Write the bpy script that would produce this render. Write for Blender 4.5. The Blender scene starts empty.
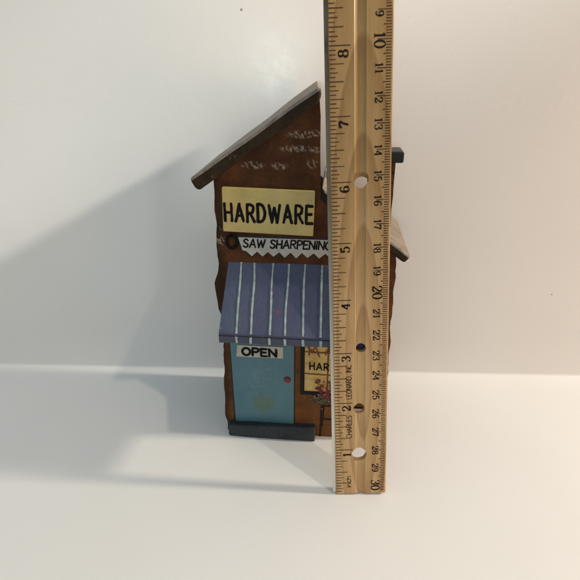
import bpy, bmesh, math, random
from mathutils import Vector, Matrix
random.seed(7)
IN = 0.0254                                   # everything below is measured in inches
scene = bpy.context.scene
COL = scene.collection

# ------------------------------------------------------------------ materials
class NT:
    def __init__(s, name):
        s.m = bpy.data.materials.new(name); s.m.use_nodes = True
        s.t = s.m.node_tree; s.t.nodes.clear()
        s.out = s.n('ShaderNodeOutputMaterial'); s.b = s.n('ShaderNodeBsdfPrincipled')
        s.l(s.b.outputs[0], s.out.inputs[0])
        s.tc = s.n('ShaderNodeTexCoord')
    def n(s, k, **kw):
        x = s.t.nodes.new(k)
        for a, v in kw.items(): setattr(x, a, v)
        return x
    def l(s, a, b): s.t.links.new(a, b)
    def coord(s, sc=(1, 1, 1), loc=(0, 0, 0)):
        mp = s.n('ShaderNodeMapping')
        mp.inputs['Scale'].default_value = tuple(v / IN for v in sc)
        mp.inputs['Location'].default_value = loc
        s.l(s.tc.outputs['Object'], mp.inputs[0]); return mp.outputs[0]
    def noise(s, scale, sc=(1, 1, 1), det=4, rough=.6, dist=0, loc=(0, 0, 0)):
        x = s.n('ShaderNodeTexNoise'); x.inputs['Scale'].default_value = scale
        x.inputs['Detail'].default_value = det; x.inputs['Roughness'].default_value = rough
        x.inputs['Distortion'].default_value = dist
        s.l(s.coord(sc, loc), x.inputs['Vector']); return x.outputs[0]
    def ramp(s, v, stops):
        r = s.n('ShaderNodeValToRGB'); e = r.color_ramp.elements
        while len(e) < len(stops): e.new(.5)
        for i, (p, c) in enumerate(stops):
            e[i].position = p
            e[i].color = (c, c, c, 1) if isinstance(c, (int, float)) else (*c, 1)
        s.l(v, r.inputs[0]); return r.outputs[0]
    def mix(s, f, a, b, mode='MIX'):
        x = s.n('ShaderNodeMix', data_type='RGBA', blend_type=mode)
        for i, v in ((0, f), (6, a), (7, b)):
            if isinstance(v, (int, float)): x.inputs[i].default_value = v
            elif isinstance(v, tuple): x.inputs[i].default_value = (*v, 1)
            else: s.l(v, x.inputs[i])
        return x.outputs[2]
    def math(s, op, a, b=None, c=None, clamp=False):
        x = s.n('ShaderNodeMath', operation=op); x.use_clamp = clamp
        for i, v in enumerate((a, b, c)):
            if v is None: continue
            if isinstance(v, (int, float)): x.inputs[i].default_value = v
            else: s.l(v, x.inputs[i])
        return x.outputs[0]
    def sep(s, sc=(1, 1, 1)):
        x = s.n('ShaderNodeSeparateXYZ'); s.l(s.coord(sc), x.inputs[0]); return x.outputs
    def bump(s, h, strength=.3, dist=.01):
        x = s.n('ShaderNodeBump'); x.inputs['Strength'].default_value = strength
        x.inputs['Distance'].default_value = dist * IN
        s.l(h, x.inputs['Height']); s.l(x.outputs[0], s.b.inputs['Normal'])
    def done(s, col, rough=.5, spec=.5, metal=0):
        if isinstance(col, tuple): s.b.inputs['Base Color'].default_value = (*col, 1)
        else: s.l(col, s.b.inputs['Base Color'])
        if isinstance(rough, (int, float)): s.b.inputs['Roughness'].default_value = rough
        else: s.l(rough, s.b.inputs['Roughness'])
        s.b.inputs['Specular IOR Level'].default_value = spec
        s.b.inputs['Metallic'].default_value = metal
        return s.m
    def blob(s, cx, cz, rx, rz, soft=.6):
        """soft ellipse mask in the x-z plane of the object, inches"""
        o = s.sep()
        dx = s.math('DIVIDE', s.math('SUBTRACT', o[0], cx), rx)
        dz = s.math('DIVIDE', s.math('SUBTRACT', o[2], cz), rz)
        r = s.math('SQRT', s.math('ADD', s.math('MULTIPLY', dx, dx), s.math('MULTIPLY', dz, dz)))
        mr = s.n('ShaderNodeMapRange', interpolation_type='SMOOTHSTEP')
        mr.inputs[1].default_value = 1; mr.inputs[2].default_value = 1 - soft
        mr.inputs[3].default_value = 0; mr.inputs[4].default_value = 1
        s.l(r, mr.inputs[0]); return mr.outputs[0]

def paint(name, c, var=.25, scale=3., rough=.45, spec=.4, bump=.25, sc=(1, 1, 1), chip=None, fine=40):
    """hand-brushed acrylic paint: broad mottling, fine brush grain, optional worn chips"""
    k = NT(name)
    a = k.noise(scale, sc, 5, .65)
    d = tuple(v * (1 - var) for v in c); l = tuple(min(1, v * (1 + var)) for v in c)
    col = k.ramp(a, [(.3, d), (.7, l)])
    g = k.noise(fine, sc, 3, .6)
    col = k.mix(.35, col, k.ramp(g, [(.3, .35), (.7, .75)]), 'SOFT_LIGHT')
    if chip:
        cn = k.noise(9, (1, 1, 1), 6, .75, loc=(3, 1, 2))
        col = k.mix(k.ramp(cn, [(.63, 0.), (.68, 1.)]), col, chip)
    k.bump(g, bump, .012)
    return k.done(col, rough, spec)

M = {}
# brown painted brick of the house front
def mk_front():
    k = NT('house_front_paint')
    o = k.sep()
    n1 = k.noise(1.6, (1, 1, 1), 6, .65); n2 = k.noise(14, (1, 1, 1.6), 4, .6)
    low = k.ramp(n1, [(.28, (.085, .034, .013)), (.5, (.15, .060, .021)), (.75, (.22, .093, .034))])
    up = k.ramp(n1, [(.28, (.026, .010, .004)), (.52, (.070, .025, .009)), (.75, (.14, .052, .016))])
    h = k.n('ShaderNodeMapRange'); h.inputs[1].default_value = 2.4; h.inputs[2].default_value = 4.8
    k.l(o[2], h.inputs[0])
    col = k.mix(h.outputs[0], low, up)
    col = k.mix(.4, col, k.ramp(n2, [(.3, .3), (.7, .8)]), 'SOFT_LIGHT')
    # dark umber towards the left edge
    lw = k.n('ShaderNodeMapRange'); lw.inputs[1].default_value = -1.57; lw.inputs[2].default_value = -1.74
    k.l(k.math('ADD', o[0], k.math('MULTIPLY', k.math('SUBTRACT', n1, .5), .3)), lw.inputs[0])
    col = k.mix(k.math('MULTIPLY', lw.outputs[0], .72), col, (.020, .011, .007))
    # pale dry-brushed brick courses
    ms = None
    for b in ((-.15, 6.60, .33, .085), (.10, 6.62, .16, .08), (-.25, 6.36, .36, .075), (.10, 6.34, .14, .07),
              (-1.02, 6.06, .27, .085), (-.55, 6.05, .2, .085), (-1.68, 4.62, .13, .13), (-1.66, 4.9, .07, .1), (.05, 6.1, .13, .1)):
        q = k.blob(*b); ms = q if ms is None else k.math('MAXIMUM', ms, q)
    w = k.n('ShaderNodeTexWave', wave_type='BANDS', bands_direction='DIAGONAL')
    w.inputs['Scale'].default_value = 5; w.inputs['Distortion'].default_value = 9; w.inputs['Detail'].default_value = 4
    w.inputs['Detail Scale'].default_value = 2.5
    k.l(k.coord((1, 1, .8)), w.inputs[0])
    s2 = k.noise(22, (1, 1, .7), 5, .75)
    dry = k.math('MULTIPLY', k.ramp(w.outputs[1], [(.38, 0.), (.75, 1.)]), k.ramp(s2, [(.36, 0.), (.58, 1.)]))
    col = k.mix(k.math('MULTIPLY', k.math('MULTIPLY', dry, ms), .85), col, (.36, .30, .23))
    k.bump(k.math('ADD', n2, n1), .45, .03)
    return k.done(col, k.ramp(n2, [(.3, .4), (.7, .6)]), .10)
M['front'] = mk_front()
def mk_side():
    k = NT('house_side_brick')
    br = k.n('ShaderNodeTexBrick'); br.inputs['Scale'].default_value = 1
    br.inputs['Brick Width'].default_value = .42; br.inputs['Row Height'].default_value = .2
    br.inputs['Mortar Size'].default_value = .018; br.inputs['Mortar Smooth'].default_value = .4
    br.inputs[1].default_value = (.075, .030, .016, 1); br.inputs[2].default_value = (.045, .021, .013, 1); br.inputs[3].default_value = (.02, .014, .011, 1)
    o = k.sep(); cb = k.n('ShaderNodeCombineXYZ')
    k.l(k.math('ADD', o[1], o[0]), cb.inputs[0]); k.l(o[2], cb.inputs[1])
    k.l(cb.outputs[0], br.inputs[0])
    n = k.noise(8, (1, 1, 1), 6, .7)
    col = k.mix(k.ramp(n, [(.62, 0.), (.75, .45)]), br.outputs[0], (.2, .17, .15))
    k.bump(k.math('ADD', k.math('MULTIPLY', br.outputs[1], -.6), n), .8, .05)
    return k.done(col, .6, .3)
M['side'] = mk_side()
M['roof'] = paint('roof_edge_paint', (.026, .016, .008), .6, 1.4, .55, .12, .5, (1, .4, 1), (.10, .075, .05))
M['roof_worn'] = paint('roof_worn_edge', (.22, .19, .155), .35, 6, .6, .3, .4, (1, .4, 1), (.08, .06, .045))
def mk_rooftop():
    k = NT('roof_top_wood')
    a = k.noise(2.2, (.6, 3.2, .6), 6, .65, .6)
    col = k.ramp(a, [(.3, (.15, .105, .07)), (.5, (.24, .185, .135)), (.72, (.33, .27, .21))])
    g = k.noise(20, (.4, 3, .4), 4, .6)
    col = k.mix(.4, col, k.ramp(g, [(.3, .3), (.7, .75)]), 'SOFT_LIGHT')
    k.bump(g, .4, .02); return k.done(col, .5, .4)
M['roof_top'] = mk_rooftop()
M['black'] = paint('black_paint', (.007, .007, .007), .3, 5, .4, .3, .3)
M['ink'] = paint('black_lettering', (.005, .0045, .004), .35, 8, .55, .12, .15)
def mk_sign():
    k = NT('cream_sign_paint')
    n = k.noise(1.3, (1, 1, 1.4), 5, .6); g = k.noise(24, (.5, 1, 2), 3)
    col = k.ramp(n, [(.3, (.40, .295, .090)), (.52, (.50, .375, .125)), (.75, (.58, .46, .185))])
    col = k.mix(k.math('MULTIPLY', k.blob(-1.42, 5.22, .14, .3, .9), .4), col, (.52, .27, .09))
    col = k.mix(k.math('MULTIPLY', k.blob(.02, 5.45, .11, .15, .9), .5), col, (.30, .28, .12))
    col = k.mix(.3, col, k.ramp(g, [(.3, .35), (.7, .7)]), 'SOFT_LIGHT')
    k.bump(g, .15, .01); return k.done(col, .33, .5)
M['sign'] = mk_sign()
M['saw'] = paint('saw_white_paint', (.42, .40, .36), .16, 4, .45, .4, .25, (1, 1, 1), (.28, .25, .22))
M['brown_line'] = paint('brown_outline', (.022, .014, .010), .3, 6, .5, .3, .1)
def mk_awning(name, top):
    k = NT(name)
    n = k.noise(1.1, (1, 1, 1), 4, .6); g = k.noise(16, (1.4, .6, .6), 4, .6); f = k.noise(6, (1, 1, 1), 7, .8, loc=(5, 2, 1))
    col = k.ramp(n, [(.3, (.048, .052, .102)), (.55, (.064, .071, .128)), (.75, (.064, .092, .138))])
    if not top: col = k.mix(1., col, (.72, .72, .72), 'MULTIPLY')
    col = k.mix(.35, col, k.ramp(g, [(.3, .35), (.7, .7)]), 'SOFT_LIGHT')
    col = k.mix(k.ramp(f, [(.665, 0.), (.70, .8)]), col, (.33, .33, .38))
    red = k.blob(-.50, 3.48, .06, .035, .7)
    col = k.mix(k.math('MULTIPLY', red, .8), col, (.22, .04, .05))
    k.bump(g, .3, .015); return k.done(col, .42, .45)
M['crease'] = paint('awning_crease_line', (.012, .012, .025), .3, 6, .6, .1, .1)
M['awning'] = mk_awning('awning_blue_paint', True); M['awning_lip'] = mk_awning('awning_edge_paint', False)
def mk_stripe():
    k = NT('awning_stripe_paint'); n = k.noise(9, (1, 1, 1), 5, .7)
    col = k.ramp(n, [(.3, (.20, .25, .25)), (.5, (.33, .41, .38)), (.7, (.42, .50, .46))]); return k.done(col, .45, .4)
M['stripe'] = mk_stripe()
def mk_door():
    k = NT('door_teal_paint')
    n = k.noise(1.5, (1, 1, 1), 5, .6)
    col = k.ramp(n, [(.3, (.058, .155, .195)), (.7, (.085, .20, .24))])
    sv = k.noise(30, (2.2, 1, .14), 5, .7); sh = k.noise(30, (.14, 1, 2.2), 5, .7, loc=(7, 3, 1))
    scr = k.math('MAXIMUM', k.ramp(sv, [(.55, 0.), (.72, 1.)]), k.ramp(sh, [(.55, 0.), (.72, 1.)]))
    msk = k.math('MAXIMUM', k.blob(-.95, 1.55, .62, .75, .9), k.math('MULTIPLY', k.blob(-.9, .9, .75, .9, .9), .7))
    col = k.mix(k.math('MULTIPLY', k.math('MULTIPLY', scr, msk), 1.), col, (.27, .37, .37))
    g = k.math('MULTIPLY', k.blob(-.93, .85, .34, .33, .75), k.ramp(k.noise(10, (1, 1, 1), 5, .7), [(.25, .25), (.6, .8)]))
    col = k.mix(k.math('MULTIPLY', g, .95), col, (.12, .155, .06))
    k.bump(scr, .25, .01); return k.done(col, .42, .45)
M['door'] = mk_door()
M['tag'] = paint('open_sign_paint', (.46, .43, .36), .12, 3, .5, .4, .2)
M['knob'] = paint('red_knob_paint', (.17, .012, .014), .25, 6, .35, .5, .2)
M['step'] = paint('slate_step_paint', (.030, .037, .041), .35, 3, .55, .25, .45, (1, 1, 1), (.09, .10, .10))
M['frame'] = paint('window_frame_paint', (.011, .011, .010), .3, 4, .55, .15, .3)
def mk_pane():
    k = NT('yellow_window_paint'); n = k.noise(2.2, (1, 1, 1.5), 5, .65); g = k.noise(18, (.5, 1, 2), 4)
    col = k.ramp(n, [(.28, (.36, .21, .055)), (.5, (.55, .39, .13)), (.72, (.66, .52, .23))])
    col = k.mix(.35, col, k.ramp(g, [(.3, .35), (.7, .7)]), 'SOFT_LIGHT')
    k.bump(g, .2, .01); return k.done(col, .45, .4)
M['pane'] = mk_pane()
M['muntin'] = paint('window_bar_paint', (.13, .050, .018), .3, 6, .5, .3, .2)
M['rust'] = paint('rust_lettering', (.16, .034, .014), .3, 7, .5, .3, .2)
M['petal'] = paint('red_petal_paint', (.17, .012, .016), .5, 9, .45, .4, .2)
M['petal_pale'] = paint('pale_petal_paint', (.34, .20, .19), .35, 9, .45, .4, .2)
M['leaf'] = paint('leaf_paint', (.070, .085, .058), .45, 9, .5, .4, .2)
M['can'] = paint('pale_can_paint', (.50, .47, .42), .2, 7, .5, .4, .2)
M['stool'] = paint('dark_stool_paint', (.011, .006, .004), .3, 6, .5, .2, .2)

def mk_wood():
    k = NT('ruler_wood')
    w = k.n('ShaderNodeTexWave', wave_type='RINGS', rings_direction='Y', wave_profile='SAW')
    w.inputs['Scale'].default_value = .85; w.inputs['Distortion'].default_value = 1.8
    w.inputs['Detail'].default_value = 2; w.inputs['Detail Scale'].default_value = .8
    k.l(k.coord((2.3, 1, .26), (-1.35, 0, -.65)), w.inputs[0])
    fine = k.noise(26, (2.4, 2.4, .1), 5, .65); mid = k.noise(3.2, (2.2, 2, .22), 4, .55, .4)
    col = k.ramp(w.outputs[1], [(0., (.44, .285, .13)), (.55, (.36, .22, .088)), (.93, (.23, .12, .04)), (1., (.42, .265, .115))])
    col = k.mix(.45, col, k.ramp(mid, [(.3, (.285, .165, .06)), (.7, (.45, .305, .15))]))
    col = k.mix(.30, col, k.ramp(fine, [(.3, .25), (.7, .72)]), 'SOFT_LIGHT')
    pk = k.noise(7, (1, 1, .35), 4, .7, loc=(2, 0, 5))
    col = k.mix(k.ramp(pk, [(.66, 0.), (.8, .35)]), col, (.58, .47, .34))
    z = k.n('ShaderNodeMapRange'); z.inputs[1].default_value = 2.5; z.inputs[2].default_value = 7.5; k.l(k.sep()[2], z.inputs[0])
    col = k.mix(1., col, k.mix(z.outputs[0], (1.30, 1.33, 1.44), (.78, .77, .70)), 'MULTIPLY')      # floor-lit foot and shaded top painted into the wood colour
    k.bump(fine, .12, .01); return k.done(col, .42, .3)
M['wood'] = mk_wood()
def mk_tick():
    k = NT('ruler_ink'); n = k.noise(30, (1, 1, 1), 4, .7)
    return k.done(k.ramp(n, [(.3, (.030, .012, .005)), (.7, (.085, .040, .016))]), .5, .3)
M['tick'] = mk_tick()
M['numeral'] = paint('ruler_numeral_ink', (.012, .006, .004), .5, 12, .6, .15, .1)
def mk_metal():
    k = NT('ruler_metal_edge'); n = k.noise(5, (1, 1, .4), 5, .7)
    z = k.n('ShaderNodeMapRange'); z.inputs[1].default_value = 2; z.inputs[2].default_value = 6.5
    k.l(k.math('ADD', k.sep()[2], k.math('MULTIPLY', n, 1.5)), z.inputs[0])         # bright reflection low, dim one higher up, painted into the metal colour
    return k.done(k.mix(z.outputs[0], k.ramp(n, [(.3, (.62, .60, .55)), (.7, (.80, .78, .73))]), k.ramp(n, [(.3, (.11, .085, .06)), (.7, (.22, .18, .135))])), k.ramp(n, [(.3, .35), (.7, .55)]), .5, 1)
M['metal'] = mk_metal()

def mk_board(name, floor):
    k = NT(name)
    n = k.noise(.22, (1, 1, 1), 4, .5); f = k.noise(9, (1, 1, 1), 6, .7)
    col = k.ramp(n, [(.3, (.755, .745, .725)), (.7, (.795, .785, .765))])
    sp = k.n('ShaderNodeTexVoronoi', feature='F1'); sp.inputs['Scale'].default_value = .62
    k.l(k.coord((1, 1, 1), (2.3, .4, 1.1)), sp.inputs['Vector'])
    sp2 = k.noise(1.1, (1, 1, 1), 2, .5, loc=(4, 4, 4))
    spk = k.math('MULTIPLY', k.ramp(sp.outputs[0], [(.013, 1.), (.020, 0.)]), k.ramp(sp2, [(.44, 0.), (.5, 1.)]))
    col = k.mix(k.math('MULTIPLY', spk, .75), col, (.12, .11, .10))
    sm = k.noise(1.3, (1, 2.2, 1), 6, .75, 1.5, loc=(9, 1, 3))
    col = k.mix(k.ramp(sm, [(.66, 0.), (.78, .10)]), col, (.45, .42, .40))
    k.bump(k.math('ADD', f, k.math('MULTIPLY', k.noise(2.2, (1, 1, 1), 4, .6), 2.)), .10 if floor else .035, .012)
    ro = k.ramp(k.noise(3, (1, 1, 1), 7, .85), [(.3, .34), (.7, .44)] if floor else [(.32, .21), (.68, .29)])
    if not floor:                                        # rougher lower down, which blurs reflections in the board
        z = k.n('ShaderNodeMapRange'); z.inputs[1].default_value = 7.2; z.inputs[2].default_value = 5.0; k.l(k.sep()[2], z.inputs[0])
        ro = k.mix(z.outputs[0], ro, (.45, .45, .45))
    return k.done(col, ro, .35 if floor else .6)
M['floor'] = mk_board('white_board_floor', True); M['wall'] = mk_board('white_board_wall', False)

# ------------------------------------------------------------------ mesh helpers
def link(name, bm, mats, parent=None, smooth=False, recalc=True):
    if recalc: bmesh.ops.recalc_face_normals(bm, faces=bm.faces[:])
    for v in bm.verts: v.co *= IN
    me = bpy.data.meshes.new(name); bm.to_mesh(me); bm.free()
    for m in (mats if isinstance(mats, (list, tuple)) else [mats]): me.materials.append(m)
    if smooth:
        for p in me.polygons: p.use_smooth = True
    o = bpy.data.objects.new(name, me); COL.objects.link(o)
    if parent: o.parent = parent
    return o
def empty(name, label, cat, mw):
    o = bpy.data.objects.new(name, None); COL.objects.link(o); o.empty_display_size = .02
    o.matrix_world = mw; o['label'] = label; o['category'] = cat; return o
def prism(bm, pts, y0, y1, mi=0):
    """outline pts (x, z), pulled from y0 (front) to y1"""
    a = [bm.verts.new((x, y0, z)) for x, z in pts]; b = [bm.verts.new((x, y1, z)) for x, z in pts]
    fs = [bm.faces.new(a), bm.faces.new(b[::-1])]
    for i in range(len(pts)):
        j = (i + 1) % len(pts); fs.append(bm.faces.new((a[i], b[i], b[j], a[j])))
    for f in fs: f.material_index = mi
    return fs, a, b
def box(bm, x0, x1, y0, y1, z0, z1, mi=0): return prism(bm, [(x0, z0), (x1, z0), (x1, z1), (x0, z1)], y0, y1, mi)
def bevel(bm, w, seg=2, edges=None):
    bmesh.ops.recalc_face_normals(bm, faces=bm.faces[:])
    bmesh.ops.bevel(bm, geom=(edges or bm.edges[:]), offset=w, segments=seg, profile=.6, affect='EDGES', clamp_overlap=True)
def wobble(bm, a, keep=()):
    for v in bm.verts: v.co += Vector((random.uniform(-a, a), random.uniform(-a, a) * .6, random.uniform(-a, a)))

def smooth_path(p, n=6):
    if len(p) < 3: return [Vector(q) for q in p]
    p = [Vector(q) for q in p]; closed = (p[0] - p[-1]).length < 1e-6; out = []
    for i in range(len(p) - 1):
        a = p[i - 1] if i > 0 else (p[-2] if closed else p[0]); b, c = p[i], p[i + 1]
        d = p[i + 2] if i + 2 < len(p) else (p[1] if closed else p[-1])
        for k in range(n):
            t = k / n
            out.append(.5 * ((2 * b) + (c - a) * t + (2 * a - 5 * b + 4 * c - d) * t * t + (3 * b - a - 3 * c + d) * t ** 3))
    out.append(p[-1]); return out
class Pen:
    """flat brush strokes on a surface; place(u, v, lift) -> point"""
    lift = 0
    def __init__(s, bm, place, base=.0, mi=0): s.bm, s.place, s.base, s.mi = bm, place, base, mi; s.k = 0
    def stroke(s, pts, w, curved=False, cap=True, thin=None, jit=0.):
        P = smooth_path(pts) if curved else [Vector(q) for q in pts]
        if not curved:                                   # break straight strokes up so a hand can wobble
            Q = []
            for a, b in zip(P, P[1:]):
                m = max(1, int((b - a).length / (w * 1.2))) if jit else 1
                Q += [a + (b - a) * (i / m) for i in range(m)]
            P = Q + [P[-1]]
        if jit: P = [p + Vector((random.uniform(-1, 1), random.uniform(-1, 1))) * jit for p in P]
        s.k += 1; lift = s.base + .0005 * (s.k % 14)
        L, R = [], []
        for i, p in enumerate(P):
            d = (P[min(i + 1, len(P) - 1)] - P[max(i - 1, 0)])
            if d.length < 1e-9: d = Vector((1, 0))
            d.normalize(); nn = Vector((-d.y, d.x))
            ww = w if thin is None else thin + (w - thin) * abs(d.y) ** 1.3
            ww *= 1 + (random.uniform(-.14, .14) if jit else 0)
            L.append(p + nn * ww / 2); R.append(p - nn * ww / 2)
        ring = L + R[::-1]
        if cap:
            def arc(c, a, b):
                v = a - c; return [c + Matrix.Rotation(-math.pi * t, 2) @ v for t in (.25, .5, .75)]
            e = arc(P[-1], L[-1], R[-1]); st = arc(P[0], R[0], L[0])
        vl = [s.bm.verts.new(s.place(q.x, q.y, lift)) for q in L]; vr = [s.bm.verts.new(s.place(q.x, q.y, lift)) for q in R]
        for i in range(len(P) - 1):
            try: s.bm.faces.new((vl[i], vr[i], vr[i + 1], vl[i + 1])).material_index = s.mi
            except ValueError: pass
        if cap:
            for (q, a, b) in ((e, vl[-1], vr[-1]), (st, vr[0], vl[0])):
                s.bm.faces.new([a] + [s.bm.verts.new(s.place(z.x, z.y, lift)) for z in q] + [b]).material_index = s.mi
    def poly(s, pts):
        s.k += 1; lift = s.base + .0005 * (s.k % 14)
        s.bm.faces.new([s.bm.verts.new(s.place(x, y, lift)) for x, y in pts]).material_index = s.mi

def arc(cx, cy, rx, ry, a0, a1, n=10):
    return [(cx + rx * math.cos(math.radians(a0 + (a1 - a0) * i / n)), cy + ry * math.sin(math.radians(a0 + (a1 - a0) * i / n))) for i in range(n + 1)]
# glyphs: (advance width, strokes); a stroke is (points, curved)
G = {
 'A': (.72, [([(0, 0), (.36, 1)], 0), ([(.36, 1), (.72, 0)], 0), ([(.14, .34), (.58, .34)], 0)]),
 'C': (.70, [(arc(.38, .5, .38, .5, 45, 315, 14), 1)]),
 'D': (.66, [([(0, 0), (0, 1)], 0), ([(0, 1), (.25, 1), (.52, .86), (.64, .5), (.52, .14), (.25, 0), (0, 0)], 1)]),
 'E': (.52, [([(0, 0), (0, 1)], 0), ([(0, 1), (.52, 1)], 0), ([(0, .52), (.44, .52)], 0), ([(0, 0), (.52, 0)], 0)]),
 'G': (.70, [(arc(.38, .5, .38, .5, 50, 340, 14), 1), ([(.72, .02), (.72, .42), (.42, .42)], 0)]),
 'H': (.62, [([(0, 0), (0, 1)], 0), ([(.62, 0), (.62, 1)], 0), ([(0, .5), (.62, .5)], 0)]),
 'I': (.08, [([(.04, 0), (.04, 1)], 0)]),
 'L': (.48, [([(0, 1), (0, 0), (.48, 0)], 0)]),
 'M': (.78, [([(0, 0), (.04, 1)], 0), ([(.04, 1), (.39, .2)], 0), ([(.39, .2), (.74, 1)], 0), ([(.74, 1), (.78, 0)], 0)]),
 'N': (.64, [([(0, 0), (0, 1)], 0), ([(0, 1), (.64, 0)], 0), ([(.64, 0), (.64, 1)], 0)]),
 'O': (.72, [(arc(.36, .5, .36, .5, 90, 450, 18), 1)]),
 'P': (.56, [([(0, 0), (0, 1)], 0), ([(0, 1), (.3, 1), (.54, .9), (.56, .74), (.48, .56), (.28, .48), (0, .48)], 1)]),
 'R': (.60, [([(0, 0), (0, 1)], 0), ([(0, 1), (.3, 1), (.54, .9), (.56, .75), (.48, .58), (.28, .5), (0, .5)], 1), ([(.26, .5), (.62, 0)], 0)]),
 'S': (.58, [([(.54, .84), (.42, .97), (.24, 1), (.07, .9), (.05, .72), (.2, .57), (.4, .47), (.55, .32), (.52, .12), (.34, 0), (.14, .02), (.0, .16)], 1)]),
 'W': (.96, [([(0, 1), (.24, 0)], 0), ([(.24, 0), (.48, .85)], 0), ([(.48, .85), (.72, 0)], 0), ([(.72, 0), (.96, 1)], 0)]),
 'i': (.06, [([(.03, 0), (.03, .66)], 0), ([(.03, .88), (.03, .93)], 0)]),
 'n': (.46, [([(0, 0), (0, .66)], 0), ([(0, .44), (.1, .62), (.26, .67), (.42, .58), (.46, .4), (.46, 0)], 1)]),
 'c': (.46, [(arc(.27, .33, .27, .34, 50, 310, 12), 1)]),
 'h': (.46, [([(0, 0), (0, 1)], 0), ([(0, .44), (.1, .62), (.26, .67), (.42, .58), (.46, .4), (.46, 0)], 1)]),
 ',': (.12, [([(.08, .06), (.02, -.14)], 0)]), '.': (.10, [([(.05, .02), (.05, .07)], 0)]), ' ': (.30, []),
 '0': (.58, [(arc(.29, .5, .27, .49, 90, 450, 20), 1)]),
 '1': (.42, [([(.23, 0), (.23, 1)], 0), ([(.05, .80), (.23, .97)], 0), ([(.05, .02), (.41, .02)], 0)]),
 '2': (.58, [([(.06, .70), (.08, .88), (.24, .99), (.43, .95), (.53, .80), (.50, .62), (.36, .42), (.15, .20), (.04, .05)], 1), ([(.04, .05), (.55, .05)], 2), ([(.56, .05), (.58, .24)], 0), ([(.07, .72), (.12, .74)], 2)]),
 '3': (.56, [([(.07, .80), (.14, .95), (.32, .99), (.49, .90), (.49, .68), (.36, .55), (.22, .53)], 1), ([(.22, .53), (.40, .50), (.54, .36), (.53, .14), (.36, .01), (.16, .02), (.05, .16)], 1), ([(.06, .19), (.13, .20)], 2), ([(.07, .78), (.14, .79)], 2)]),
 '4': (.60, [([(.42, 0), (.42, .98)], 0), ([(.42, .98), (.02, .30)], 0), ([(.02, .28), (.58, .28)], 0), ([(.28, .02), (.56, .02)], 0)]),
 '5': (.56, [([(.12, .97), (.10, .52)], 0), ([(.12, .94), (.50, .94)], 2), ([(.10, .52), (.24, .62), (.42, .58), (.54, .42), (.53, .18), (.36, .01), (.15, .03), (.05, .16)], 1), ([(.06, .19), (.13, .20)], 2)]),
 '6': (.58, [([(.50, .86), (.36, .99), (.18, .88), (.07, .62), (.06, .34), (.16, .06), (.32, .0), (.48, .10), (.53, .30), (.46, .50), (.30, .57), (.14, .48), (.07, .34)], 1), ([(.45, .83), (.51, .85)], 2)]),
 '7': (.56, [([(.04, .93), (.54, .93)], 2), ([(.54, .93), (.34, .50), (.22, .02)], 1), ([(.04, .98), (.02, .72)], 0)]),
 '8': (.56, [(arc(.28, .75, .21, .24, 90, 450, 16), 1), (arc(.28, .26, .25, .26, 90, 450, 16), 1)]),
}
G['9'] = (.58, [([(.58 - x, 1 - y) for x, y in p], c) for p, c in G['6'][1]])
def text_width(t, h, gap, wide=1.): return sum(G[c][0] * h * wide + gap for c in t) - gap
def write(pen, t, u, v, h, w, gap, wide=1., slant=0., thin=None, jit=0., cap=True, seq=None):
    """write from (u, v); seq(U, V) may turn the line of text"""
    for c in t:
        adv, st = G[c]; dv = random.uniform(-.02, .02) * h if jit else 0
        for pts, cv in st:
            q = [(u + x * h * wide + slant * y * h, v + dv + y * h) for x, y in pts]
            ww, tt = w, thin
            if cv == 2: ww, tt = w * .95, None
            if seq: q = [seq(*a) for a in q]
            if thin is not None and seq:                  # thickness contrast belongs to the upright letter
                pen.stroke_turned(q, ww, tt, cv == 1, cap)
            else: pen.stroke(q, ww, cv == 1, cap, tt, jit)
        u += adv * h * wide + gap
def stroke_turned(s, q, w, thin, curved, cap):
    """as stroke(), for text turned a quarter: upright strokes of the letter run along u"""
    if thin is None: return s.stroke(q, w, curved, cap)
    pl = s.place; s.place = lambda a, b, l: pl(b, a, l)
    s.stroke([(b, a) for a, b in q], w, curved, cap, thin); s.place = pl
Pen.stroke_turned = stroke_turned

# ------------------------------------------------------------------ the board it all stands on
WALL_Y, YAW, COVE = 4.22, -.035, .50
def wy(x): return WALL_Y + YAW * x
bm = bmesh.new()
xs = [-70, -12, -6, -3, 0, 3, 6, 12, 70]
def strip(bm, rows):
    g = [[bm.verts.new(p) for p in r] for r in rows]
    for a, b in zip(g, g[1:]):
        for i in range(len(a) - 1): bm.faces.new((a[i], a[i + 1], b[i + 1], b[i]))
strip(bm, [[(x, -70, 0) for x in xs], [(x, -10, 0) for x in xs], [(x, wy(x) - COVE, 0) for x in xs]])
o = link('floor', bm, M['floor'], smooth=True, recalc=False); o['kind'] = 'structure'
bm = bmesh.new(); rows = []
for i in range(13):
    a = math.radians(90 * i / 12)
    rows.append([(x, wy(x) - COVE + COVE * math.sin(a), COVE * .32 * (1 - math.cos(a))) for x in xs])
rows.append([(x, wy(x), 1.2) for x in xs]); rows.append([(x, wy(x), 60) for x in xs])
strip(bm, rows)
o = link('wall', bm, M['wall'], smooth=True, recalc=False); o['kind'] = 'structure'

# ------------------------------------------------------------------ the little shop
A = math.radians(-5.5)
HOUSE = Matrix.Translation(Vector((.35, 1.714, 0)) * IN) @ Matrix.Rotation(A, 4, 'Z')
house = empty('hardware_store', 'small hand-painted brown brick hardware store figurine with blue striped awning, standing behind the ruler', 'house figurine', HOUSE)
DEP = 2.10
def F(lift0):                                       # drawing on the front, y = -lift
    return lambda u, v, l: (u, -lift0 - l, v)

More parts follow.
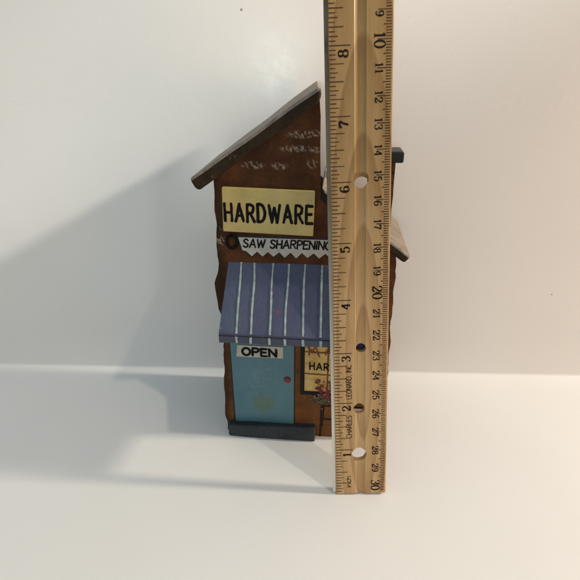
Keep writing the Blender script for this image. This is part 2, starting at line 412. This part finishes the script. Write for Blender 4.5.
# walls: rough outline, both gables and the step between the two roofs
def edge(x, z0, z1, n, amp, bumps=()):
    r = []
    for i in range(n + 1):
        z = z0 + (z1 - z0) * i / n; dx = 0
        r.append((x(z), z))
    return r
LX = [(0, -1.79), (.25, -1.80), (.45, -1.84), (.9, -1.81), (1.3, -1.83), (1.6, -1.79), (2.2, -1.78), (2.6, -1.76), (3.02, -1.78), (3.06, -1.82), (3.75, -1.885), (3.88, -1.80), (4.1, -1.77), (4.45, -1.79), (4.9, -1.76), (5.3, -1.78), (5.88, -1.75)]
RX = [(0, 1.80), (.5, 1.77), (1.2, 1.74), (1.9, 1.72), (2.3, 1.69), (2.5, 1.73), (2.9, 1.66), (3.2, 1.70), (3.6, 1.67), (4.0, 1.69), (4.42, 1.66)]
def lerp(t, z):
    for (a, b), (c, d) in zip(t, t[1:]):
        if z <= c: return b + (d - b) * max(0, (z - a)) / (c - a)
    return t[-1][1]
left = [(lerp(LX, z), z) for z in [i * 5.88 / 60 + random.uniform(-.03, .03) * (0 < i < 60) for i in range(61)]]
right = [(lerp(RX, z), z) for z in [i * 4.42 / 48 + random.uniform(-.03, .03) * (0 < i < 48) for i in range(49)]]
out = right + [(.24, 5.50), (.205, 5.7), (.18, 6.3), (.175, 6.9), (.15, 7.20)] + left[::-1]
bm = bmesh.new(); NS = 6; rings = []
for k in range(NS + 1):
    y = DEP * k / NS; r = []
    for i, (x, z) in enumerate(out):
        j = .009 if (x < -1.7 or x > 1.6) else .003
        r.append(bm.verts.new((x + random.uniform(-j, j) - (.13 * k / NS if .1 < x < .25 and z > 5.45 else 0), y + (random.uniform(0, .012) if k == 0 and abs(x) > 1.6 else 0), z)))
    rings.append(r)
f = bm.faces.new(rings[0]); f.material_index = 0
f = bm.faces.new(rings[-1][::-1]); f.material_index = 1
for a, b in zip(rings, rings[1:]):
    for i in range(len(a)):
        j = (i + 1) % len(a); q = bm.faces.new((a[i], b[i], b[j], a[j])); q.material_index = 1
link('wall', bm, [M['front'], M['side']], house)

# two roof slabs
def slab(name, prof, y0, y1, top_edge):
    """prof: four (x, z) corners, top edge = prof[0] to prof[1]"""
    bm = bmesh.new(); n = 9
    P = []
    a, b, *e_, c, d = [Vector(p) for p in prof]
    tip = d + (a - d) * .5 + (a - b).normalized() * .03
    P = [a + (b - a) * i / n for i in range(n + 1)] + e_ + [c + (d - c) * i / n for i in range(n + 1)] + [d + (tip - d) * .6 + (a - b).normalized() * .012, tip + (a - tip) * .4]
    if top_edge == 0: P = P[:-2]
    P = [(p.x + random.uniform(-.008, .008), p.y + random.uniform(-.009, .009)) for p in P]
    fs, va, vb = prism(bm, P, y0, y1, 0)
    for i in range(n): fs[2 + i].material_index = 1
    for v in vb[:n + 1]: v.co.z += top_edge
    if top_edge:
        for i, v in enumerate(vb[:n + 1]): v.co.x -= .13 * i / n
        for v in vb[n + 1:n + 4]: v.co.x -= .13
    bmesh.ops.recalc_face_normals(bm, faces=bm.faces[:]); bm.normal_update()
    ed = [e for e in bm.edges if len(e.link_faces) == 2 and e.calc_face_angle(0) > .5]
    bmesh.ops.recalc_face_normals(bm, faces=bm.faces[:])
    r = bmesh.ops.bevel(bm, geom=ed, offset=.05, segments=3, profile=.5, affect='EDGES', clamp_overlap=True)
    up = (b - a).normalized(); nrm = Vector((-up.y, up.x));
    if nrm.y < 0: nrm = -nrm
    for f in r['faces']:
        f.normal_update(); nn = f.normal
        t = nn.x * nrm.x + nn.z * nrm.y
        f.material_index = 2 if (t > .15 and nn.y < .1) else 0
    return link(name, bm, [M['roof'], M['roof_top'], M['roof_worn']], house)
slab('roof', [(-2.16, 5.83), (.150, 7.385), (.185, 7.27), (.155, 7.13), (-2.00, 5.62)], -.18, DEP + .02, .06)
slab('roof', [(.225, 5.74), (1.92, 4.48), (1.80, 4.33), (.21, 5.50)], -.18, DEP + .02, .0)

# chimney
bm = bmesh.new(); box(bm, 1.12, 1.60, .9, 1.38, 4.6, 6.04); bmesh.ops.subdivide_edges(bm, edges=bm.edges[:], cuts=5, use_grid_fill=True); wobble(bm, .012)
ch = link('chimney', bm, M['side'], house)
bm = bmesh.new(); box(bm, 1.0, 1.745, .8, 1.46, 6.0, 6.215); bevel(bm, .05, 3)
link('chimney_cap', bm, M['black'], ch)

# hardware sign
bm = bmesh.new(); prism(bm, [(-1.62, 4.83), (.09, 4.78), (.115, 5.63), (-1.60, 5.67)], -.075, .01); bevel(bm, .015, 2)
sg = link('sign_board', bm, M['sign'], house)
bm = bmesh.new(); p = Pen(bm, F(.077))
t = 'HARDWARE'; h = .325; w = .055
wd = (1.63 - 7 * .075) / sum(G[c][0] * h for c in t)
write(p, t, -1.565, 5.035, h, w, .075, wd, 0, jit=.004)
link('lettering', bm, M['ink'], sg, recalc=False)

# saw sign: white blade with teeth, black handle loop
teeth = [(.92, 4.40)]
x = .86
while x > -1.2: teeth += [(x, 4.325 + random.uniform(-.012, .012)), (x - .105, 4.43)]; x -= .218 + random.uniform(-.01, .01)
blade = [(-1.345, 4.705), (.92, 4.70)] + teeth[1:] + [(-1.27, 4.45)]
bm = bmesh.new(); prism(bm, blade, -.035, .01)
sw = link('saw_sign', bm, M['saw'], house)
bm = bmesh.new(); p = Pen(bm, F(.004))
p.stroke([(-1.345, 4.725), (-.5, 4.728), (.92, 4.72)], .035, jit=.003)
tt = blade[2:] + [blade[0]]
for a, b in zip(tt, tt[1:]): p.stroke([(a[0], a[1] - .012), (b[0], b[1] - .012)], .024, jit=.002)
link('outline', bm, M['brown_line'], sw, recalc=False)
bm = bmesh.new(); p = Pen(bm, F(.037)); random.seed(11)
t = 'SAW SHARPENING'; h = .158; gap = .032
wd = (1.68 - 13 * gap) / sum(G[c][0] * h for c in t)
write(p, t, -1.25, 4.515, h, .031, gap, wd, .10, jit=.002)
link('lettering', bm, M['ink'], sw, recalc=False)
bm = bmesh.new(); p = Pen(bm, F(.022))
p.stroke(arc(-1.475, 4.605, .10, .13, 90, 450, 18), .066, True, jit=.003)
link('saw_handle', bm, M['ink'], sw, recalc=False)

# awning: a wedge with a short upright edge, pale stripes
AX0, AX1, AP = -1.565, 1.36, -1.04
AZ0, AZ1 = 4.19, 3.165
bm = bmesh.new()
prof = [(0, AZ0), (AP, AZ1), (AP - .012, AZ1 - .025), (AP - .005, AZ1 - .195), (0, AZ1 - .24)]
NX = 14; rings = []
for i in range(NX + 1):
    t = i / NX; r = []
    for k, (y, z) in enumerate(prof):
        x = AX0 + (AX1 - AX0) * t - (.018 * (1 - t) if k in (1, 2, 3) else 0)
        r.append(bm.verts.new((x, y + (random.uniform(-.006, .006) if k else .01), z + random.uniform(-.008, .008))))
    rings.append(r)
for a, b in zip(rings, rings[1:]):
    for k in range(5):
        f = bm.faces.new((a[k], b[k], b[(k + 1) % 5], a[(k + 1) % 5])); f.material_index = 0 if k == 0 else 1
bm.faces.new(rings[0]).material_index = 1; bm.faces.new(rings[-1][::-1]).material_index = 1
bmesh.ops.recalc_face_normals(bm, faces=bm.faces[:])
T0, T1 = Vector((0, 0, AZ0)), Vector((0, AP, AZ1)); nn = Vector((0, -(AZ0 - AZ1), -AP)).normalized()
def on_slope(u, v, l):                                # v: 0 at the top, 1 at the lower edge
    q = T0 + (T1 - T0) * v + nn * (.014 + l); return (u, q.y, q.z)
p = Pen(bm, on_slope, mi=2); random.seed(3)
tops = [-1.30, -1.04, -.68, -.37, -.06, .275, .60, .90, 1.2]; bots = [-1.25, -.975, -.635, -.345, -.015, .315, .63, .92, 1.2]
q2 = Pen(bm, lambda u, v, l: (u, AP - .028 - l, v), mi=2)
for a, b in zip(tops, bots):
    m = [a + (b - a) * t + random.uniform(-.012, .012) for t in (.0, .3, .65, 1.)]
    P = smooth_path([(m[i], v) for i, v in enumerate((.005, .3, .66, .998))], 8)
    # width is in inches, v is not: draw as small quads
    prev = None
    for c in P:
        ww = .017 + random.uniform(-.003, .006)
        cur = (bm.verts.new(on_slope(c.x - ww, c.y, 0)), bm.verts.new(on_slope(c.x + ww, c.y, 0)))
        if prev: bm.faces.new((prev[0], cur[0], cur[1], prev[1])).material_index = 2
        prev = cur
    q2.stroke([(b, AZ1 - .022), (b + random.uniform(-.01, .01), AZ1 - .18)], .045, cap=False, jit=.003)
q3 = Pen(bm, lambda u, v, l: (u, AP - .036 - l, v), mi=3)
q3.stroke([(AX0 - .01, AZ1 - .03), (AX1, AZ1 - .035)], .016, jit=.003, cap=False)
link('awning', bm, [M['awning'], M['awning_lip'], M['stripe'], M['crease']], house, recalc=False)

# door, its knob and OPEN sign
bm = bmesh.new(); prism(bm, [(-1.595, .30), (-.265, .235), (-.262, 2.62), (-1.625, 2.62)], -.03, .01); bevel(bm, .01, 1)
dr = link('door', bm, M['door'], house)
bm = bmesh.new(); p = Pen(bm, F(.0045))
p.stroke([(-1.615, .3), (-1.64, 2.6)], .035, jit=.004)
link('outline', bm, M['brown_line'], dr, recalc=False)
bm = bmesh.new(); p = Pen(bm, F(.0045))
p.stroke([(-.25, .25), (-.245, 2.6)], .018, jit=.003)
link('outline', bm, M['brown_line'], dr, recalc=False)
bm = bmesh.new(); bmesh.ops.create_uvsphere(bm, u_segments=20, v_segments=12, radius=.078)
for v in bm.verts: v.co.y *= .6; v.co += Vector((-.405, -.03, 1.515))
link('door_knob', bm, M['knob'], dr, smooth=True)
bm = bmesh.new(); prism(bm, [(-1.50, 2.045), (-.495, 2.055), (-.49, 2.335), (-1.47, 2.33)], -.05, -.025); bevel(bm, .006, 1)
os_ = link('open_sign', bm, M['tag'], dr)
bm = bmesh.new(); p = Pen(bm, F(.052)); random.seed(5)
t = 'OPEN'; h = .175; wd = (.72 - 3 * .055) / sum(G[c][0] * h for c in t)
write(p, t, -1.36, 2.095, h, .052, .055, wd, 0, jit=.002)
link('lettering', bm, M['ink'], os_, recalc=False)

# doorstep
bm = bmesh.new(); box(bm, -1.735, .225, -.20, .06, .0, .335)
bmesh.ops.subdivide_edges(bm, edges=bm.edges[:], cuts=3, use_grid_fill=True)
bmesh.ops.recalc_face_normals(bm, faces=bm.faces[:]); bm.normal_update(); ed = [e for e in bm.edges if e.calc_face_angle(0) > .8]; bevel(bm, .04, 3, ed); wobble(bm, .006)
for v in bm.verts:
    v.co.z = max(v.co.z, .002)
    if v.co.x < -1.6: v.co.z = v.co.z * (.92 + .0 * v.co.x); v.co.y += .02
link('doorstep', bm, M['step'], house, smooth=False)

# shop window
WX0, WX1, WZ0, WZ1 = -.125, 1.02, 1.155, 2.62
bm = bmesh.new()
box(bm, WX0, WX0 + .085, -.035, .01, WZ0, WZ1); box(bm, WX1 - .085, WX1, -.035, .01, WZ0, WZ1)
box(bm, WX0 + .085, WX1 - .085, -.034, .01, WZ0, WZ0 + .08); box(bm, WX0 + .085, WX1 - .085, -.034, .01, WZ1 - .08, WZ1)
win = link('window', bm, M['frame'], house)
bm = bmesh.new(); box(bm, WX0 + .088, WX1 - .088, -.012, .008, WZ0 + .083, WZ1 - .083)
link('pane', bm, M['pane'], win)
bm = bmesh.new(); p = Pen(bm, F(.0145))
p.stroke([(-.035, 2.235), (.3, 2.225), (.93, 2.23)], .034, jit=.004); p.stroke([(-.035, 1.69), (.4, 1.68), (.93, 1.675)], .034, jit=.004)
p.stroke([(.455, 1.25), (.46, 2.52)], .03, jit=.004)
link('glazing_bars', bm, M['muntin'], win, recalc=False)
bm = bmesh.new(); p = Pen(bm, F(.022)); random.seed(9)
for s_ in ([(.06, 2.16), (.05, 2.36)], [(.03, 2.34), (.13, 2.24)], [(.13, 2.24), (.19, 2.37)], [(.19, 2.37), (.27, 2.13)], [(.11, 2.22), (.24, 2.23)],
           [(.40, 2.18), (.47, 2.38)], [(.47, 2.38), (.55, 2.16)], [(.40, 2.25), (.53, 2.26)]):
    p.stroke(s_, .030, jit=.004)
link('rust_writing', bm, M['rust'], win, recalc=False)
bm = bmesh.new(); p = Pen(bm, F(.022))
write(p, 'HAR', .075, 1.80, .165, .030, .05, .92, jit=.003)
link('lettering', bm, M['ink'], win, recalc=False)

# flowers under the window, dabbed on with a brush
random.seed(21)
def dabs(name, mat, n, cx, cz, sx, sz, r0, r1, lift, squash=.6):
    bm = bmesh.new()
    for i in range(n):
        x, z = cx + random.gauss(0, sx), cz + random.gauss(0, sz); r = random.uniform(r0, r1); a = random.uniform(0, 3.1)
        x = min(max(x, cx - 2 * sx), cx + 2 * sx)
        c = bm.verts.new((x, -lift - .02 - random.uniform(0, .01), z)); k = 8
        ring = [bm.verts.new((x + math.cos(a) * math.cos(q) * r - math.sin(a) * math.sin(q) * r * squash, -lift + random.uniform(-.001, .001) - .001 * (i % 7),
                              z + math.sin(a) * math.cos(q) * r + math.cos(a) * math.sin(q) * r * squash)) for q in [2 * math.pi * j / k for j in range(k)]]
        for j in range(k): bm.faces.new((c, ring[j], ring[(j + 1) % k]))
    return link(name, bm, mat, fl, smooth=True, recalc=False)
fl = bpy.data.objects.new('flower_bush', None); COL.objects.link(fl); fl.parent = house
dabs('leaves', M['leaf'], 60, .42, 1.05, .16, .085, .02, .052, .012)
bm = None
dabs('flowers', M['petal'], 40, .46, 1.26, .11, .10, .026, .052, .036)
dabs('flowers', M['petal'], 9, .245, 1.40, .022, .075, .022, .038, .036)
dabs('flowers', M['petal_pale'], 16, .45, 1.17, .13, .07, .012, .026, .045)

# dark stool and pale can painted below the window
bm = bmesh.new(); p = Pen(bm, F(.004)); random.seed(2)
for s_ in ([(.335, .02), (.35, .86)], [(.375, .3), (.40, .84)], [(.34, .865), (1.50, .875)], [(.385, .50), (1.48, .47)], [(1.50, .02), (1.48, .87)]):
    p.stroke(s_, .036, jit=.004)
link('stool', bm, M['stool'], house, recalc=False)
bm = bmesh.new(); prism(bm, [(.98, .50), (1.42, .50), (1.41, .835), (.99, .835)], -.03, .01); bevel(bm, .01, 1)
link('paint_can', bm, M['can'], house)

# ------------------------------------------------------------------ the ruler
s = -.042; lean = .125; cl = math.sqrt(1 - lean * lean)
T = Vector((math.sin(s), lean, math.cos(s) * cl)).normalized(); U = Vector((math.cos(s), 0, -math.sin(s) * cl))
U = (U - T * U.dot(T)).normalized(); N = T.cross(U)
R = Matrix((U, N, T)).transposed().to_4x4()
ruler = empty('ruler', 'wooden twelve inch ruler with metal edge standing upright in front of the little hardware store', 'ruler',
              Matrix.Translation(Vector((.848, 0, .016)) * IN) @ R)
W = 1.029; TH = .115; U0 = .058
prof = [(U0, .012), (U0 + .012, 0)]
gc, gw, gd = .535, .092, .030
prof += [(gc - gw - .02, 0)]
for i in range(13):
    q = -1 + 2 * i / 12; prof.append((gc + gw * q, gd * (1 - q * q) ** .8 + .0))
prof += [(gc + gw + .02, 0), (W - .02, 0), (W - .005, .005), (W, .012), (W, TH - .01), (W - .01, TH), (U0 + .01, TH), (U0, TH - .01)]
bm = bmesh.new()
a = [bm.verts.new((u, n, 0)) for u, n in prof]; b = [bm.verts.new((u, n, 12)) for u, n in prof]
bm.faces.new(a); bm.faces.new(b[::-1])
for i in range(len(prof)):
    j = (i + 1) % len(prof); bm.faces.new((a[i], b[i], b[j], a[j]))
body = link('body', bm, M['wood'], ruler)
def hole(u, t, r, sx=1., tilt=(0, 0), ragged=.0):
    bm = bmesh.new(); k = 28; A_, B_ = [], []
    for i in range(k):
        q = 2 * math.pi * i / k; rr = r * (1 + random.uniform(-ragged, ragged))
        x, z = u + rr * sx * math.cos(q), t + rr * math.sin(q)
        A_.append(bm.verts.new((x - tilt[0] * .5, -.5, z - tilt[1] * .5))); B_.append(bm.verts.new((x + tilt[0] * .6, .6, z + tilt[1] * .6)))
    bm.faces.new(A_); bm.faces.new(B_[::-1])
    for i in range(k): bm.faces.new((A_[i], B_[i], B_[(i + 1) % k], A_[(i + 1) % k]))
    return link('cutter', bm, M['wood'], ruler)
random.seed(4)
cut = [hole(.537, 6.05, .130, 1.0, (.28, -.95)), hole(.547, 3.09, .088, 1.03), hole(.51, 1.87, .105, 1.02), hole(.505, .875, .150, .98, (0, .12), .05)]
bpy.context.view_layer.update()
for c in cut:
    md = body.modifiers.new('hole', 'BOOLEAN'); md.object = c; md.operation = 'DIFFERENCE'; md.solver = 'EXACT'
bpy.context.view_layer.update()
dg = bpy.context.evaluated_depsgraph_get()
me = bpy.data.meshes.new_from_object(body.evaluated_get(dg)); body.modifiers.clear(); old = body.data; body.data = me
for c in cut:
    m_ = c.data; bpy.data.objects.remove(c); bpy.data.meshes.remove(m_)
bpy.data.meshes.remove(old); me.name = 'body'

bm = bmesh.new()
box(bm, 0, U0 + .012, .040, .066, 0.01, 12); bevel(bm, .004, 1)
link('metal_edge', bm, M['metal'], ruler)

def onr(u, t, l): return (u, -.0018 - l * .3, t)
def rough_tick(bm, u0, u1, t, w, k=0):
    if t < .02 or t > 11.98: return
    w *= random.uniform(.85, 1.15); e = random.uniform(-.006, .006); y = -.0016
    bm.faces.new([bm.verts.new(v) for v in ((u0, y, t - w / 2), (u1 + e, y, t - w / 2 + .001), (u1 + e, y, t + w / 2 - .001), (u0, y, t + w / 2))])
bm = bmesh.new()
for i in range(1, 192):
    t = i / 16; k = i % 16
    if k == 0: L = .385
    elif k in (4, 8, 12): L = .285
    elif k in (2, 6, 10): L = .203
    else: L = .163
    rough_tick(bm, U0 + .010, L, t, .0165)
link('inch_ticks', bm, M['tick'], ruler, recalc=False)
bm = bmesh.new()
for i in range(1, 304):
    t = 12 - i / 25.4
    u = .795 if i % 10 == 0 else (.880 if i % 5 == 0 else .918)
    rough_tick(bm, u, W - .031, t, .0165)
link('millimetre_ticks', bm, M['tick'], ruler, recalc=False)

for n_ in range(1, 12):
    bm = bmesh.new(); p = Pen(bm, onr)
    txt = str(n_); h = .148
    tw = text_width(txt, h, .012, 1.15)
    # reading upwards: letter x -> +t, letter y -> -u
    write(p, txt, 0, 0, h, .034, .012, 1.15, thin=.013, cap=False, seq=lambda x, y, t0=n_ - .112 - tw / 2: (.352 - y, t0 + x))
    link('inch_numeral', bm, M['numeral'], ruler, recalc=False)
for n_ in range(1, 31):
    bm = bmesh.new(); p = Pen(bm, onr)
    t = 12 - n_ / 2.54; big = n_ % 10 == 0
    h = .165 if big else .118; u0 = .742 if big else .760; wdh = 1.0 if big else 1.05
    w_, th_ = (.030, .011) if big else (.023, .009)
    txt = str(n_)
    g_ = .034
    if len(txt) == 2:                                  # the long line runs between the two digits; reading downwards
        a_ = G[txt[0]][0] * h * wdh
        write(p, txt[0], 0, 0, h, w_, 0, wdh, thin=th_, cap=False, seq=lambda x, y, t0=t + g_ * .5 + a_: (u0 + y, t0 - x))
        write(p, txt[1], 0, 0, h, w_, 0, wdh, thin=th_, cap=False, seq=lambda x, y, t0=t - g_ * .6: (u0 + y, t0 - x))
    else:
        write(p, txt, 0, 0, h, w_, 0, wdh, thin=th_, cap=False, seq=lambda x, y, t0=t - g_ * .6: (u0 + y, t0 - x))
    link('centimetre_numeral', bm, M['numeral'], ruler, recalc=False)
def up_text(txt, t0, t1, ub, h, w):
    bm = bmesh.new(); p = Pen(bm, onr)
    gap = .016; wd = (t1 - t0 - gap * (len(txt) - 1)) / sum(G[c][0] * h for c in txt)
    write(p, txt, 0, 0, h, w, gap, wd, cap=False, seq=lambda x, y: (ub - y, t0 + x))
    link('maker_writing', bm, M['numeral'], ruler, recalc=False)
up_text('CHARLES', 1.255, 1.735, .372, .098, .0125)
up_text('LEONARD, INC.', 2.09, 2.80, .372, .098, .0125)
up_text('inch', .15, .40, .348, .085, .013)

# ------------------------------------------------------------------ camera and light
cam = bpy.data.cameras.new('camera'); co = bpy.data.objects.new('camera', cam); COL.objects.link(co)
co.location = Vector((0, -7.143, 7.627)) * IN
co.rotation_euler = (math.pi / 2 - .4225, 0, 0)
cam.sensor_width = 36; cam.lens = 36 * 490 / 580; cam.clip_start = .005; cam.clip_end = 50
scene.camera = co

def lamp(name, kind, loc, aim, power, col, size, cone=None, blend=.3):
    d = bpy.data.lights.new(name, kind); o = bpy.data.objects.new(name, d); COL.objects.link(o)
    o.location = Vector(loc) * IN; d.energy = power; d.color = col
    o.rotation_euler = (Vector(aim) - Vector(loc)).to_track_quat('-Z', 'Y').to_euler()
    if kind == 'AREA': d.shape = 'DISK'; d.size = size * IN
    else: d.shadow_soft_size = size * IN / 2
    if cone: d.spot_size = math.radians(cone); d.spot_blend = blend
    return o
lamp('side_lamp', 'SPOT', (52, .3, 31.2), (0, 2, 3), 61, (1, .88, .72), 3.4, 40, .2)
lamp('ceiling_lamp', 'SPOT', (21, -15, 50), (0, 2, 1), 12, (1, .88, .74), 1.6, 60, .3)
lamp('added_wall_spot', 'SPOT', (55.9, -5.5, 37.2), (-5.5, 4.5, 7.0), 330, (1, .94, .83), 4.0, 7.4, .8)  # added narrow spot: lights only the upper wall and throws the roof shadow
lamp('warm_fill', 'AREA', (19, -11, 6), (4, 4, 2.5), .70, (1, .50, .16), 8.0)  # added soft fill that warms the wall and floor at the right
lamp('front_lamp', 'AREA', (-2.9, -24, 7.9), (0, 4, 7), .36, (.88, 1, .97), 3.0)

wd_ = bpy.data.worlds.new('World'); scene.world = wd_; wd_.use_nodes = True
wt = wd_.node_tree; bg = wt.nodes['Background']
tc = wt.nodes.new('ShaderNodeTexCoord'); sx = wt.nodes.new('ShaderNodeSeparateXYZ'); rp = wt.nodes.new('ShaderNodeValToRGB')
wt.links.new(tc.outputs['Generated'], sx.inputs[0]); wt.links.new(sx.outputs[2], rp.inputs[0]); wt.links.new(rp.outputs[0], bg.inputs[0])
e = rp.color_ramp.elements                     # a room: dim walls, paler ceiling
e[0].position = 0; e[0].color = (.14, .15, .155, 1); e[1].position = .75; e[1].color = (.92, 1.10, 1.22, 1)
bg.inputs[1].default_value = .52
scene.view_settings.view_transform = 'Standard'; scene.view_settings.look = 'None'; scene.view_settings.exposure = 0
